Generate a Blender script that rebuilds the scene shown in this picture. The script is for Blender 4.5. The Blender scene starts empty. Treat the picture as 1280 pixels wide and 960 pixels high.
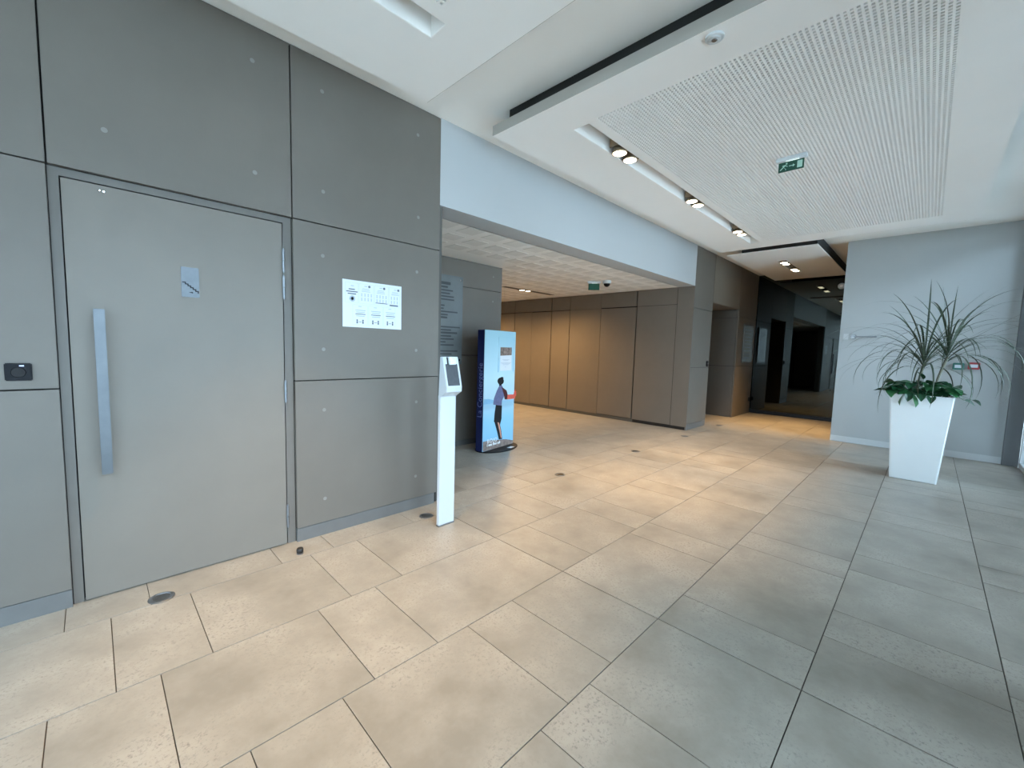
import bpy, bmesh, math, random
from mathutils import Vector, Matrix

S = bpy.context.scene
C = S.collection
rnd = random.Random(11)

# ------------------------------------------------------------------ camera
cam_d = bpy.data.cameras.new('camera'); cam = bpy.data.objects.new('camera', cam_d); C.objects.link(cam)
cam_d.sensor_fit = 'HORIZONTAL'; cam_d.sensor_width = 36.0
cam_d.lens = 522.95 / 1280.0 * 36.0
cam_d.clip_start = 0.05; cam_d.clip_end = 200
rx = Vector((0.7063, -0.7073, 0.0287)); dn = Vector((-0.0403, -0.0807, -0.9959)); fw = Vector((0.7068, 0.7023, -0.0855))
m = Matrix(((rx.x, -dn.x, -fw.x, 0), (rx.y, -dn.y, -fw.y, 0), (rx.z, -dn.z, -fw.z, 1.5), (0, 0, 0, 1)))
cam.matrix_world = m
S.camera = cam

# ------------------------------------------------------------------ light, sky, exposure
SKY = 18.5
w = bpy.data.worlds.new('overcast_sky'); S.world = w; w.use_nodes = True
bgn = w.node_tree.nodes['Background']
bgn.inputs[0].default_value = (0.60, 0.81, 1.0, 1); bgn.inputs[1].default_value = SKY
pd = bpy.data.lights.new('window_portal', 'AREA'); pd.shape = 'RECTANGLE'; pd.size = 15.2; pd.size_y = 3.3
pd.cycles.is_portal = True
po = bpy.data.objects.new('window_portal', pd); C.objects.link(po)
po.location = (1.65, -1.12, 1.68); po.rotation_euler = (math.radians(90), 0, 0)
po2d = bpy.data.lights.new('added_window_portal', 'AREA'); po2d.shape = 'RECTANGLE'; po2d.size = 4.2; po2d.size_y = 3.3; po2d.cycles.is_portal = True
po2 = bpy.data.objects.new('added_window_portal', po2d); C.objects.link(po2); po2.location = (-6.14, 1.13, 1.68); po2.rotation_euler = (math.radians(90), 0, math.radians(-90))
WARM = (1.0, 0.62, 0.27)
SPOT_W = 455.0
S.view_settings.view_transform = 'Standard'; S.view_settings.look = 'None'
S.view_settings.exposure = 0.0; S.view_settings.gamma = 1.0; S.view_settings.use_curve_mapping = False
try:
    S.cycles.use_denoising = True; S.cycles.max_bounces = 10; S.cycles.diffuse_bounces = 6
    S.cycles.caustics_reflective = False; S.cycles.caustics_refractive = False
    S.cycles.sample_clamp_indirect = 6.0
except Exception:
    pass

# ------------------------------------------------------------------ materials
MATS = {}
def mat(name, col, rough=0.5, metal=0.0, var=0.0, vscale=6.0, bump=0.0, bscale=60.0, emit=None, estr=0.0, spec=0.5):
    mt = bpy.data.materials.new(name); mt.use_nodes = True; MATS[name] = mt
    nt = mt.node_tree; b = nt.nodes['Principled BSDF']
    b.inputs['Base Color'].default_value = (*col, 1); b.inputs['Roughness'].default_value = rough
    b.inputs['Metallic'].default_value = metal; b.inputs['Specular IOR Level'].default_value = spec
    if emit: b.inputs['Emission Color'].default_value = (*emit, 1); b.inputs['Emission Strength'].default_value = estr
    if var or bump:
        tc = nt.nodes.new('ShaderNodeTexCoord')
    if var:
        n = nt.nodes.new('ShaderNodeTexNoise'); n.inputs['Scale'].default_value = vscale; n.inputs['Detail'].default_value = 6
        n.inputs['Roughness'].default_value = 0.6
        nt.links.new(tc.outputs['Object'], n.inputs['Vector'])
        r = nt.nodes.new('ShaderNodeValToRGB')
        r.color_ramp.elements[0].position = 0.3; r.color_ramp.elements[1].position = 0.7
        r.color_ramp.elements[0].color = (*[c * (1 - var) for c in col], 1)
        r.color_ramp.elements[1].color = (*[min(1, c * (1 + var)) for c in col], 1)
        nt.links.new(n.outputs['Fac'], r.inputs[0]); nt.links.new(r.outputs[0], b.inputs['Base Color'])
    if bump:
        n2 = nt.nodes.new('ShaderNodeTexNoise'); n2.inputs['Scale'].default_value = bscale; n2.inputs['Detail'].default_value = 4
        nt.links.new(tc.outputs['Object'], n2.inputs['Vector'])
        bp = nt.nodes.new('ShaderNodeBump'); bp.inputs['Strength'].default_value = bump; bp.inputs['Distance'].default_value = 0.002
        nt.links.new(n2.outputs['Fac'], bp.inputs['Height']); nt.links.new(bp.outputs[0], b.inputs['Normal'])
    return mt

mat('panel', (0.138, 0.125, 0.107), 0.5, var=0.05, vscale=2.2, bump=0.12, bscale=160)
mat('panel_warm', (0.172, 0.146, 0.117), 0.5, var=0.05, vscale=2.2, bump=0.12, bscale=160)
mat('door', (0.172, 0.156, 0.133), 0.48, var=0.04, vscale=3, bump=0.10, bscale=200)
mat('door_frame', (0.135, 0.126, 0.112), 0.5, var=0.04, bump=0.05)
mat('filler', (0.22, 0.215, 0.2), 0.6, var=0.05, vscale=30)
mat('joint', (0.012, 0.011, 0.010), 0.9)
mat('core', (0.09, 0.088, 0.08), 0.8)
mat('skirting', (0.124, 0.125, 0.122), 0.4, var=0.08, vscale=5, bump=0.05)
mat('white_wall', (0.46, 0.49, 0.495), 0.75, var=0.015, vscale=3, bump=0.10, bscale=220)
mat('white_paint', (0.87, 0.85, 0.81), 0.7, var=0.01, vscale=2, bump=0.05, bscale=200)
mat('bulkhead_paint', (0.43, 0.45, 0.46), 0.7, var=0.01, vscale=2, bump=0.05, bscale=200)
mat('raft_edge_shade', (0.42, 0.40, 0.36), 0.7, var=0.02)  # darker beige standing in for shade on the white raft's sides
mat('raft_white', (0.87, 0.85, 0.82), 0.7, var=0.01, vscale=2)
mat('felt', (0.02, 0.021, 0.021), 0.95)
mat('perf_patch', (0.76, 0.74, 0.70), 0.8, var=0.06, vscale=300)
mat('white_trim', (0.60, 0.63, 0.64), 0.5)
mat('grey_pier', (0.14, 0.15, 0.155), 0.6, var=0.03)
mat('dark_facade', (0.17, 0.175, 0.18), 0.7, var=0.1, vscale=0.5)
mat('alu_white', (0.70, 0.74, 0.76), 0.35, var=0.02)
mat('steel', (0.26, 0.28, 0.30), 0.45, 1.0, var=0.08, vscale=20, bump=0.05, bscale=300)
mat('steel_brushed', (0.115, 0.125, 0.135), 0.42, 1.0, var=0.1, vscale=14)
mat('steel_bright', (0.75, 0.75, 0.74), 0.15, 1.0, var=0.03)
mat('steel_dark', (0.20, 0.20, 0.20), 0.35, 1.0, var=0.1, vscale=30)
mat('bronze', (0.30, 0.22, 0.14), 0.45, 0.6, var=0.1, vscale=20)
mat('black', (0.007, 0.007, 0.008), 0.4, spec=0.2, var=0.1)
mat('black_gloss', (0.005, 0.006, 0.009), 0.35, spec=0.12, var=0.1)
mat('rubber', (0.015, 0.014, 0.013), 0.6, var=0.2, vscale=40)
mat('grout', (0.070, 0.060, 0.048), 0.9, var=0.15, vscale=20)
mat('pavement', (0.55, 0.54, 0.51), 0.9, var=0.08, vscale=1.5)
mat('kiosk_white', (0.52, 0.57, 0.61), 0.35, var=0.01)
mat('kiosk_dark', (0.045, 0.05, 0.06), 0.45, var=0.15, vscale=40)
mat('clear_plastic', (0.70, 0.75, 0.76), 0.15, var=0.15, vscale=60)
mat('paper', (0.66, 0.72, 0.78), 0.6, var=0.01)
mat('paper_edge', (0.70, 0.80, 0.88), 0.6, var=0.01)
mat('ink', (0.10, 0.13, 0.17), 0.7)
mat('ink_light', (0.38, 0.46, 0.54), 0.7)
mat('board_grey', (0.15, 0.17, 0.175), 0.25, var=0.04)
mat('board_ink', (0.035, 0.045, 0.05), 0.5)
mat('totem_blue', (0.008, 0.014, 0.085), 0.35, var=0.05)
mat('totem_letter', (0.19, 0.23, 0.50), 0.4)
mat('print_black', (0.010, 0.011, 0.013), 0.6, spec=0.2)
mat('print_purple', (0.11, 0.125, 0.24), 0.45, var=0.2, vscale=25)
mat('print_maroon', (0.06, 0.008, 0.012), 0.45)
mat('print_red', (0.62, 0.10, 0.07), 0.45, var=0.2, vscale=30)
mat('print_skin', (0.60, 0.30, 0.22), 0.45)
mat('print_ground', (0.22, 0.17, 0.15), 0.5, var=0.45, vscale=18)
mat('print_white', (0.80, 0.83, 0.85), 0.45)
mat('print_photo', (0.20, 0.15, 0.13), 0.5, var=0.75, vscale=22)
mat('print_sea', (0.20, 0.42, 0.62), 0.45, var=0.1, vscale=8)
mat('lamp_glass', (0.9, 0.85, 0.75), 0.3, emit=(1.0, 0.86, 0.62), estr=14.0)
mat('sign_green', (0.004, 0.075, 0.045), 0.4, var=0.05)
mat('sign_mint', (0.45, 0.70, 0.60), 0.4)
mat('sign_lamp', (0.75, 0.82, 0.80), 0.3, emit=(0.85, 1.0, 0.95), estr=0.6)
mat('led_blue', (0.2, 0.3, 0.8), 0.3, emit=(0.55, 0.7, 1.0), estr=1.2)
mat('call_green', (0.02, 0.15, 0.12), 0.4)
mat('call_red', (0.40, 0.035, 0.04), 0.4)
mat('pot_white', (0.84, 0.88, 0.89), 0.28, var=0.01)
mat('soil', (0.03, 0.022, 0.016), 0.95, var=0.3, vscale=40)
mat('stem', (0.20, 0.20, 0.15), 0.8, var=0.25, vscale=60)
mat('leaf_thin', (0.050, 0.075, 0.048), 0.45, var=0.25, vscale=9)
mat('leaf_dark', (0.012, 0.060, 0.026), 0.3, var=0.4, vscale=16)
mat('leaf_green', (0.03, 0.125, 0.045), 0.3, var=0.4, vscale=16)
mat('glossy_frame', (0.10, 0.10, 0.09), 0.3, 0.5)
mat('notice_grey', (0.17, 0.18, 0.175), 0.2, var=0.12, vscale=12)

# dark mirror glass
mm = mat('dark_mirror', (0.054, 0.060, 0.056), 0.0, 1.0)
mm.node_tree.nodes['Principled BSDF'].inputs['Roughness'].default_value = 0.02
# window glass: clear pane with surface reflection
g = bpy.data.materials.new('window_glass'); g.use_nodes = True; MATS['window_glass'] = g
nt = g.node_tree; nt.nodes.clear()
o_ = nt.nodes.new('ShaderNodeOutputMaterial'); mx = nt.nodes.new('ShaderNodeMixShader'); tr = nt.nodes.new('ShaderNodeBsdfTransparent')
gl = nt.nodes.new('ShaderNodeBsdfGlossy'); fr = nt.nodes.new('ShaderNodeFresnel'); fr.inputs[0].default_value = 1.45
gl.inputs['Roughness'].default_value = 0.0; tr.inputs[0].default_value = (0.95, 0.96, 0.965, 1)
nt.links.new(fr.outputs[0], mx.inputs[0]); nt.links.new(tr.outputs[0], mx.inputs[1]); nt.links.new(gl.outputs[0], mx.inputs[2]); nt.links.new(mx.outputs[0], o_.inputs[0])
# stone tile
st = bpy.data.materials.new('stone_tile'); st.use_nodes = True; MATS['stone'] = st
nt = st.node_tree; b = nt.nodes['Principled BSDF']
tc = nt.nodes.new('ShaderNodeTexCoord'); oi = nt.nodes.new('ShaderNodeObjectInfo')
vm = nt.nodes.new('ShaderNodeVectorMath'); vm.operation = 'MULTIPLY_ADD'
vm.inputs[1].default_value = (1, 1, 1)
sc_ = nt.nodes.new('ShaderNodeVectorMath'); sc_.operation = 'SCALE'; sc_.inputs[0].default_value = (37, 53, 11)
nt.links.new(oi.outputs['Random'], sc_.inputs['Scale']); nt.links.new(tc.outputs['Object'], vm.inputs[0]); nt.links.new(sc_.outputs[0], vm.inputs[2])
def noise(scale, detail, rough=0.6):
    n = nt.nodes.new('ShaderNodeTexNoise'); n.inputs['Scale'].default_value = scale; n.inputs['Detail'].default_value = detail
    n.inputs['Roughness'].default_value = rough; nt.links.new(vm.outputs[0], n.inputs['Vector']); return n
n1 = noise(2.6, 8, 0.62); n2 = noise(70, 4, 0.75); n3 = noise(2.6, 3)
r1 = nt.nodes.new('ShaderNodeValToRGB'); e = r1.color_ramp.elements
e[0].position = 0.34; e[0].color = (0.250, 0.226, 0.188, 1); e[1].position = 0.62; e[1].color = (0.365, 0.333, 0.282, 1)
nt.links.new(n1.outputs['Fac'], r1.inputs[0])
# speckles, gathered in clouds
r2 = nt.nodes.new('ShaderNodeValToRGB'); e = r2.color_ramp.elements
e[0].position = 0.30; e[0].color = (0.50, 0.50, 0.52, 1); e[1].position = 0.48; e[1].color = (1, 1, 1, 1)
nt.links.new(n2.outputs['Fac'], r2.inputs[0])
r3 = nt.nodes.new('ShaderNodeMapRange'); r3.inputs[1].default_value = 0.42; r3.inputs[2].default_value = 0.62
nt.links.new(n3.outputs['Fac'], r3.inputs[0])
mxc = nt.nodes.new('ShaderNodeMixRGB'); mxc.blend_type = 'MULTIPLY'
nt.links.new(r3.outputs[0], mxc.inputs[0]); nt.links.new(r1.outputs[0], mxc.inputs[1]); nt.links.new(r2.outputs[0], mxc.inputs[2])
hs = nt.nodes.new('ShaderNodeHueSaturation')
mr = nt.nodes.new('ShaderNodeMapRange'); mr.inputs[3].default_value = 0.965; mr.inputs[4].default_value = 1.03
nt.links.new(oi.outputs['Random'], mr.inputs[0]); nt.links.new(mr.outputs[0], hs.inputs['Value'])
nt.links.new(mxc.outputs[0], hs.inputs['Color']); nt.links.new(hs.outputs[0], b.inputs['Base Color'])
rr = nt.nodes.new('ShaderNodeMapRange'); rr.inputs[3].default_value = 0.34; rr.inputs[4].default_value = 0.5
nt.links.new(n1.outputs['Fac'], rr.inputs[0]); nt.links.new(rr.outputs[0], b.inputs['Roughness'])
bp = nt.nodes.new('ShaderNodeBump'); bp.inputs['Strength'].default_value = 0.15; bp.inputs['Distance'].default_value = 0.002
nt.links.new(n2.outputs['Fac'], bp.inputs['Height']); nt.links.new(bp.outputs[0], b.inputs['Normal'])
# totem picture: printed sky fading into pale haze and blue water
tp = bpy.data.materials.new('totem_picture'); tp.use_nodes = True; MATS['totem_picture'] = tp
nt = tp.node_tree; b = nt.nodes['Principled BSDF']; b.inputs['Roughness'].default_value = 0.4
tc = nt.nodes.new('ShaderNodeTexCoord'); sp = nt.nodes.new('ShaderNodeSeparateXYZ'); nt.links.new(tc.outputs['Generated'], sp.inputs[0])
rp = nt.nodes.new('ShaderNodeValToRGB'); nt.links.new(sp.outputs[2], rp.inputs[0]); nt.links.new(rp.outputs[0], b.inputs['Base Color'])
e = rp.color_ramp.elements
e[0].position = 0.0; e[0].color = (0.22, 0.50, 0.74, 1); e[1].position = 1.0; e[1].color = (0.33, 0.58, 0.70, 1)
for p_, c_ in ((0.25, (0.26, 0.55, 0.77, 1)), (0.33, (0.34, 0.58, 0.74, 1)), (0.36, (0.30, 0.50, 0.64, 1)), (0.40, (0.28, 0.50, 0.66, 1)), (0.415, (0.42, 0.60, 0.70, 1)), (0.6, (0.48, 0.70, 0.80, 1))):
    x_ = e.new(p_); x_.color = c_

# ------------------------------------------------------------------ mesh helpers
def box(bm, x0, x1, y0, y1, z0, z1):
    v = [bm.verts.new(p) for p in ((x0,y0,z0),(x1,y0,z0),(x1,y1,z0),(x0,y1,z0),(x0,y0,z1),(x1,y0,z1),(x1,y1,z1),(x0,y1,z1))]
    for f in ((3,2,1,0),(4,5,6,7),(0,1,5,4),(1,2,6,5),(2,3,7,6),(3,0,4,7)):
        bm.faces.new([v[i] for i in f])
def cyl(bm, p0, p1, r0, r1=None, seg=20, caps=True):
    r1 = r0 if r1 is None else r1
    p0, p1 = Vector(p0), Vector(p1); d = (p1 - p0).normalized()
    a = d.orthogonal().normalized(); b_ = d.cross(a)
    A, B = [], []
    for i in range(seg):
        t = 2 * math.pi * i / seg; u = a * math.cos(t) + b_ * math.sin(t)
        A.append(bm.verts.new(p0 + u * r0)); B.append(bm.verts.new(p1 + u * r1))
    for i in range(seg):
        j = (i + 1) % seg; bm.faces.new((A[i], A[j], B[j], B[i]))
    if caps:
        bm.faces.new(A[::-1]); bm.faces.new(B)
def lathe(bm, prof, c=(0, 0, 0), seg=28, sx=1, sy=1):
    rings = []
    for r, z in prof:
        rings.append([bm.verts.new((c[0] + sx * r * math.cos(2*math.pi*i/seg), c[1] + sy * r * math.sin(2*math.pi*i/seg), c[2] + z)) for i in range(seg)])
    for a, b_ in zip(rings, rings[1:]):
        for i in range(seg):
            j = (i + 1) % seg; bm.faces.new((a[i], a[j], b_[j], b_[i]))
    bm.faces.new(rings[0][::-1]); bm.faces.new(rings[-1])
def prism(bm, pts, off):
    """closed polygon extruded by vector off"""
    off = Vector(off); A = [bm.verts.new(p) for p in pts]; B = [bm.verts.new(Vector(p) + off) for p in pts]
    bm.faces.new(A[::-1]); bm.faces.new(B)
    for i in range(len(A)):
        j = (i + 1) % len(A); bm.faces.new((A[i], A[j], B[j], B[i]))
def tube(bm, pts, rad, seg=8):
    pts = [Vector(p) for p in pts]; rings = []
    for i, p in enumerate(pts):
        d = (pts[min(i+1, len(pts)-1)] - pts[max(i-1, 0)]).normalized()
        a = d.cross(Vector((0.31, 0.9, 0.12))).normalized(); b_ = d.cross(a)
        r = rad[i] if isinstance(rad, (list, tuple)) else rad
        rings.append([bm.verts.new(p + (a*math.cos(2*math.pi*k/seg) + b_*math.sin(2*math.pi*k/seg)) * r) for k in range(seg)])
    for a, b_ in zip(rings, rings[1:]):
        for k in range(seg):
            j = (k+1) % seg; bm.faces.new((a[k], a[j], b_[j], b_[k]))
    bm.faces.new(rings[0][::-1]); bm.faces.new(rings[-1])
def meshof(name, bm, material, smooth=False, bevel=0.0):
    if bevel:
        bmesh.ops.bevel(bm, geom=list(bm.edges), offset=bevel, segments=2, affect='EDGES', clamp_overlap=True)
    bmesh.ops.recalc_face_normals(bm, faces=bm.faces)
    me = bpy.data.meshes.new(name); bm.to_mesh(me); bm.free()
    me.materials.append(MATS[material])
    if smooth:
        for p in me.polygons: p.use_smooth = True
    return me
def link(name, me, parent=None, loc=(0, 0, 0), rot=None):
    o = bpy.data.objects.new(name, me); C.objects.link(o); o.location = loc
    if rot: o.rotation_euler = rot
    if parent: o.parent = parent
    return o
def obj(name, bm, material, parent=None, loc=(0, 0, 0), smooth=False, bevel=0.0, rot=None):
    return link(name, meshof(name, bm, material, smooth, bevel), parent, loc, rot)
def boxo(name, material, x0, x1, y0, y1, z0, z1, parent=None, bevel=0.0):
    """box object whose origin is its own bottom centre (in the parent's space)"""
    bm = bmesh.new(); cx, cy = (x0+x1)/2, (y0+y1)/2
    box(bm, x0-cx, x1-cx, y0-cy, y1-cy, 0, z1-z0)
    return obj(name, bm, material, parent, (cx, cy, z0), bevel=bevel)
def tag(o, label=None, cat=None, group=None, kind=None):
    if label: o['label'] = label
    if cat: o['category'] = cat
    if group: o['group'] = group
    if kind: o['kind'] = kind
    return o
def thing(name, loc, label, cat, group=None, rot=None, kind=None):
    o = bpy.data.objects.new(name, None); C.objects.link(o); o.location = loc; o.empty_display_size = 0.1
    if rot: o.rotation_euler = rot
    return tag(o, label, cat, group, kind)
def struct(o, label, cat): return tag(o, label, cat, kind='structure')
def textmesh(name, s, size, material, parent, matrix, extrude=0.0006, spacing=1.0):
    cu = bpy.data.curves.new(name, 'FONT'); cu.body = s; cu.size = size; cu.extrude = extrude; cu.space_character = spacing
    t = bpy.data.objects.new(name, cu); C.objects.link(t)
    dg = bpy.context.evaluated_depsgraph_get(); me = bpy.data.meshes.new_from_object(t.evaluated_get(dg))
    bpy.data.objects.remove(t); me.materials.clear(); me.materials.append(MATS[material])
    o = bpy.data.objects.new(name, me); C.objects.link(o); o.parent = parent; o.matrix_local = matrix
    return o

# ------------------------------------------------------------------ floor
Hc = 3.52          # upper ceiling
YW = 3.25          # face of the panelled walls
bm = bmesh.new(); box(bm, -6.3, 12.5, -1.12, 5.3, -0.12, -0.006); box(bm, 2.0, 8.4, 5.3, 10.3, -0.12, -0.006)
floor = struct(obj('floor', bm, 'grout'), 'beige stone tiled floor of the lobby with thin dark joints', 'floor')
TILES = {}
def tile(x0, x1, y0, y1, gx0=0.0022, gx1=0.0022):
    L, W = round(x1 - x0 - gx0 - gx1, 3), round(y1 - y0 - 0.0046, 3)
    if L < 0.02: return
    if (L, W) not in TILES:
        b_ = bmesh.new(); box(b_, -L/2, L/2, -W/2, W/2, -0.006, 0)
        TILES[(L, W)] = meshof('floor_tile', b_, 'stone')
    link('floor_tile', TILES[(L, W)], floor, ((x0+gx0 + x1-gx1)/2, (y0+y1)/2, 0))
def row(y0, y1, xa, xb, known):
    k = [v for v in known]
    seq = [0.34, 0.68, 0.34, 1.02]
    i = rnd.randrange(4)
    while k[-1] < xb - 0.2:
        k.append(k[-1] + seq[i % 4] if k[-1] < 9.5 else k[-1] + 1.02); i += 1
    k[-1] = xb
    while k[0] > xa + 0.2:
        k.insert(0, k[0] - (seq[i % 4] if k[0] > -0.6 else 1.02)); i += 1
    k[0] = xa
    for a, c in zip(k, k[1:]):
        tile(a, c, y0, y1, 0.0036 if abs(a-2.2) < 1e-6 else 0.0022, 0.0036 if abs(c-2.2) < 1e-6 else 0.0022)
X0, X1 = -6.0, 12.3
row(-1.05, -0.375, X0, X1, [2.523, 2.863, 3.213, 4.233, 4.573, 5.254])
row(-0.375, 0.291, X0, X1, [1.18, 1.52, 2.2, 2.735, 3.066, 3.75, 4.09, 5.11, 5.472])
row(0.291, 0.971, X0, X1, [1.193, 1.528, 2.2, 2.542, 3.56, 3.90])
row(0.971, 1.65, X0, X1, [1.373, 1.711, 2.2, 3.092, 3.416, 4.44])
row(1.65, 2.325, X0, X1, [-0.18, 0.161, 0.841, 1.183, 2.2, 2.554, 3.208, 3.554])
row(2.325, 2.995, X0, X1, [0.016, 0.355, 1.036, 1.376, 2.2, 2.745, 3.084, 4.10])
row(2.995, 3.34, X0, X1, [-0.156, 0.181, 0.856, 1.203, 1.88, 2.42, 3.09, 3.43])
yy = 3.34
while yy < 10:
    y1 = min(yy + 0.675, 10.0)
    if yy < 4.0: row(yy, y1, X0, X1, [2.73, 3.41])
    elif yy < 4.9: row(yy, y1, 1.0, 8.1, [2.39, 2.73, 3.75])
    else: row(yy, y1, 4.4, 8.1, [4.75 + rnd.choice((0, .17, .34)), 6.11])
    yy = y1

# ------------------------------------------------------------------ ceilings
bm = bmesh.new(); box(bm, -6.2, 12.4, -1.1, 4.6, Hc, Hc + 0.12)
struct(obj('ceiling', bm, 'white_paint'), 'plain white upper ceiling above the hanging panels', 'ceiling')
ZL = 2.77
bm = bmesh.new(); box(bm, -1.5, 8.3, 3.56, 10.2, ZL, ZL + 0.1)
cl = struct(obj('ceiling_low', bm, 'white_paint'), 'low white ceiling with rows of perforated squares over rear lobby', 'ceiling')
b_ = bmesh.new(); box(b_, -0.118, 0.118, -0.118, 0.118, -0.003, 0); patch = meshof('perforated_square', b_, 'perf_patch')
for i in range(15):
    for j in range(17):
        x, y = 2.65 + 0.36*i, 3.7 + 0.355*j
        if x < 4.55 and y > 4.75: continue
        if abs(y - 6.40) < 0.2 and 6.0 < x < 7.75: continue
        link('perforated_square', patch, cl, (x, y, ZL))
# bulkhead over the opening
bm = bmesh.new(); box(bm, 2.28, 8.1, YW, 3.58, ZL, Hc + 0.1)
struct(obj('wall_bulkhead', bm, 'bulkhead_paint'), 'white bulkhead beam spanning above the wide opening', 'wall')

# ------------------------------------------------------------------ panelled walls
G = 0.004
def panel_xz(parent, x0, x1, z0, z1, material='panel', y=YW, th=0.03, g=G):
    bm = bmesh.new(); L, Hh = x1-x0-2*g, z1-z0-2*g
    box(bm, -L/2, L/2, 0, th, 0, Hh)
    return obj('panel', bm, material, parent, ((x0+x1)/2, y, z0+g), bevel=0.0015)
def panel_yz(parent, y0, y1, z0, z1, x, material='panel_warm', th=0.03, g=G, g1=None, name='panel', sgn=1):
    g1 = g if g1 is None else g1
    bm = bmesh.new(); W, Hh = y1-y0-g-g1, z1-z0-2*g
    box(bm, min(0, sgn*th), max(0, sgn*th), -W/2, W/2, 0, Hh)
    return obj(name, bm, material, parent, (x, (y0+g+y1-g1)/2, z0+g), bevel=0.0015)

# left wall with the door
bm = bmesh.new(); box(bm, -6, -0.125, YW+0.034, 3.46, 0, Hc); box(bm, -0.125, 1.033, YW+0.034, 3.46, 2.367, Hc); box(bm, 1.033, 2.30, YW+0.034, 3.46, 0, Hc)
wl = struct(obj('wall_left', bm, 'joint'), 'grey panelled wall holding the stairwell door', 'wall')
z1_, z2_ = 1.216, 2.367
xs = [-0.125 - 1.16*k for k in range(0, 6)]
for a, c in zip(xs[1:], xs):
    a = max(a, -5.99)
    for za, zb in ((0.10, z1_), (z1_, z2_), (z2_, Hc)): panel_xz(wl, a, c, za, zb)
panel_xz(wl, -0.125, 1.033, z2_, Hc)
for za, zb in ((0.10, z1_), (z1_, z2_), (z2_, Hc)): panel_xz(wl, 1.033, 2.286, za, zb)
boxo('end_strip', 'core', 2.30, 2.335, 3.29, 3.46, 0, ZL, wl)
# round filler marks over the fixings
b_ = bmesh.new(); cyl(b_, (0, 0, 0), (0, -0.0008, 0), 0.014, 0.013, 18); cap = meshof('filler_mark', b_, 'filler')
for x, z in [(1.24,2.141),(2.045,2.141),(1.24,1.45),(2.045,1.455),(1.24,0.988),(2.052,0.992),(2.052,0.306),(1.24,0.291),(0.808,3.30),(0.808,2.604),(1.247,3.30),(1.247,2.603),(2.045,3.29),(2.055,2.609),(0.096,2.608)]:
    link('filler_mark', cap, wl, (x, YW, z))
bl = boxo('baseboard_left', 'skirting', 1.037, 2.26, YW+0.004, YW+0.03, 0, 0.10)
struct(bl, 'blue grey skirting board under the panels right of the door', 'baseboard')
bl2 = boxo('baseboard_entrance', 'skirting', -5.99, -0.129, YW+0.004, YW+0.03, 0, 0.10)
struct(bl2, 'blue grey skirting board under the card reader', 'baseboard')

# alcove wall behind the totem
YR = 4.95
bm = bmesh.new(); box(bm, -1.5, 4.68, YR+0.034, YR+0.2, 0, ZL)
wa = struct(obj('wall_alcove', bm, 'joint'), 'dark grey panelled alcove wall behind the blue totem', 'wall')
for a, c in ((-1.5, 1.2), (1.2, 3.0), (3.0, 4.69)):
    for za, zb in ((0.08, 1.373), (1.373, 2.38), (2.38, ZL-0.006)): panel_xz(wa, a, c, za, zb, y=YR)
boxo('skirting', 'skirting', -1.5, 4.68, YR+0.006, YR+0.034, 0, 0.08, wa)
panel_yz(wa, YR, 10, 0.0, ZL, 4.69, 'panel', sgn=-1)
for x, z in ((4.50, 2.60), (4.50, 2.22), (4.5, 1.5)): link('filler_mark', cap, wa, (x, YR, z))

# closet wall
XC = 8.1
bm = bmesh.new(); box(bm, XC+0.034, XC+0.2, 3.284, 10.0, 0, ZL)
wc = struct(obj('wall_closets', bm, 'joint'), 'brown panelled closet wall at the back of the rear lobby', 'wall')
hy = [3.575, 4.43, 5.305, 6.167, 6.733, 8.012, 9.3, 10.0]
wide = {4.43: 0.012, 6.167: 0.008, 6.733: 0.011, 8.012: 0.009}
for a, c in zip(hy, hy[1:]): panel_yz(wc, a, c, 2.44, ZL, XC, g=wide.get(a, G), g1=wide.get(c, G))
dy = [3.575, 4.43, 5.305, 6.167, 6.733, 7.389, 8.012, 8.65, 9.3, 10.0]
for a, c in zip(dy, dy[1:]):
    o = panel_yz(wc, a, c, 0.06, 2.44, XC, g=wide.get(a, 0.003), g1=wide.get(c, 0.003), name='door_panel')
for za, zb in ((0.06, 1.22), (1.22, 2.364), (2.364, ZL)): panel_yz(wc, 3.255, 3.575, za, zb, XC, g1=G, g=0.0)
boxo('plinth', 'core', XC+0.008, XC+0.034, 3.26, 10.0, 0, 0.06, wc)
b_ = bmesh.new(); cyl(b_, (0, 0, 0), (-0.004, 0, 0), 0.012, 0.011, 16); lockm = meshof('lock', b_, 'steel_dark')
for y, z in ((5.33, 1.33), (5.28, 2.30)): link('lock', lockm, wc, (XC, y, z))

# corridor wall with the recessed opening
bm = bmesh.new()
box(bm, 8.104, 9.03, YW+0.034, 4.4, 0, Hc); box(bm, 9.03, 10.76, YW+0.034, 4.4, 2.58, Hc); box(bm, 10.76, 12.2, YW+0.034, 4.4, 0, Hc)
wr = struct(obj('wall_corridor', bm, 'joint'), 'grey and brown panelled wall with a recessed doorway', 'wall')
XA, XB, ZO = 9.06, 10.73, 2.55
for za, zb in ((0.11, 1.22), (1.22, 2.364), (2.364, Hc)): panel_xz(wr, 8.10, XA, za, zb, 'panel')
panel_xz(wr, XA, XB, ZO, Hc, 'panel_warm')
for za, zb in ((-0.004, 1.22), (1.22, 2.39), (2.39, Hc)): panel_xz(wr, XB, 12.108, za, zb, 'panel_warm')
for za, zb in ((0.0, 1.22), (1.22, 2.364), (2.364, ZO)):
    panel_yz(wr, 3.285, 4.3, za, zb, XB, 'panel'); panel_yz(wr, 3.285, 4.3, za, zb, XA, 'panel', sgn=-1)
boxo('soffit', 'panel_warm', XA, XB, 3.284, 4.3, ZO, ZO+0.03, wr)
bk = boxo('back_panel', 'core', XA, XB, 4.3, 4.33, 0, ZO, wr)
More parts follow.
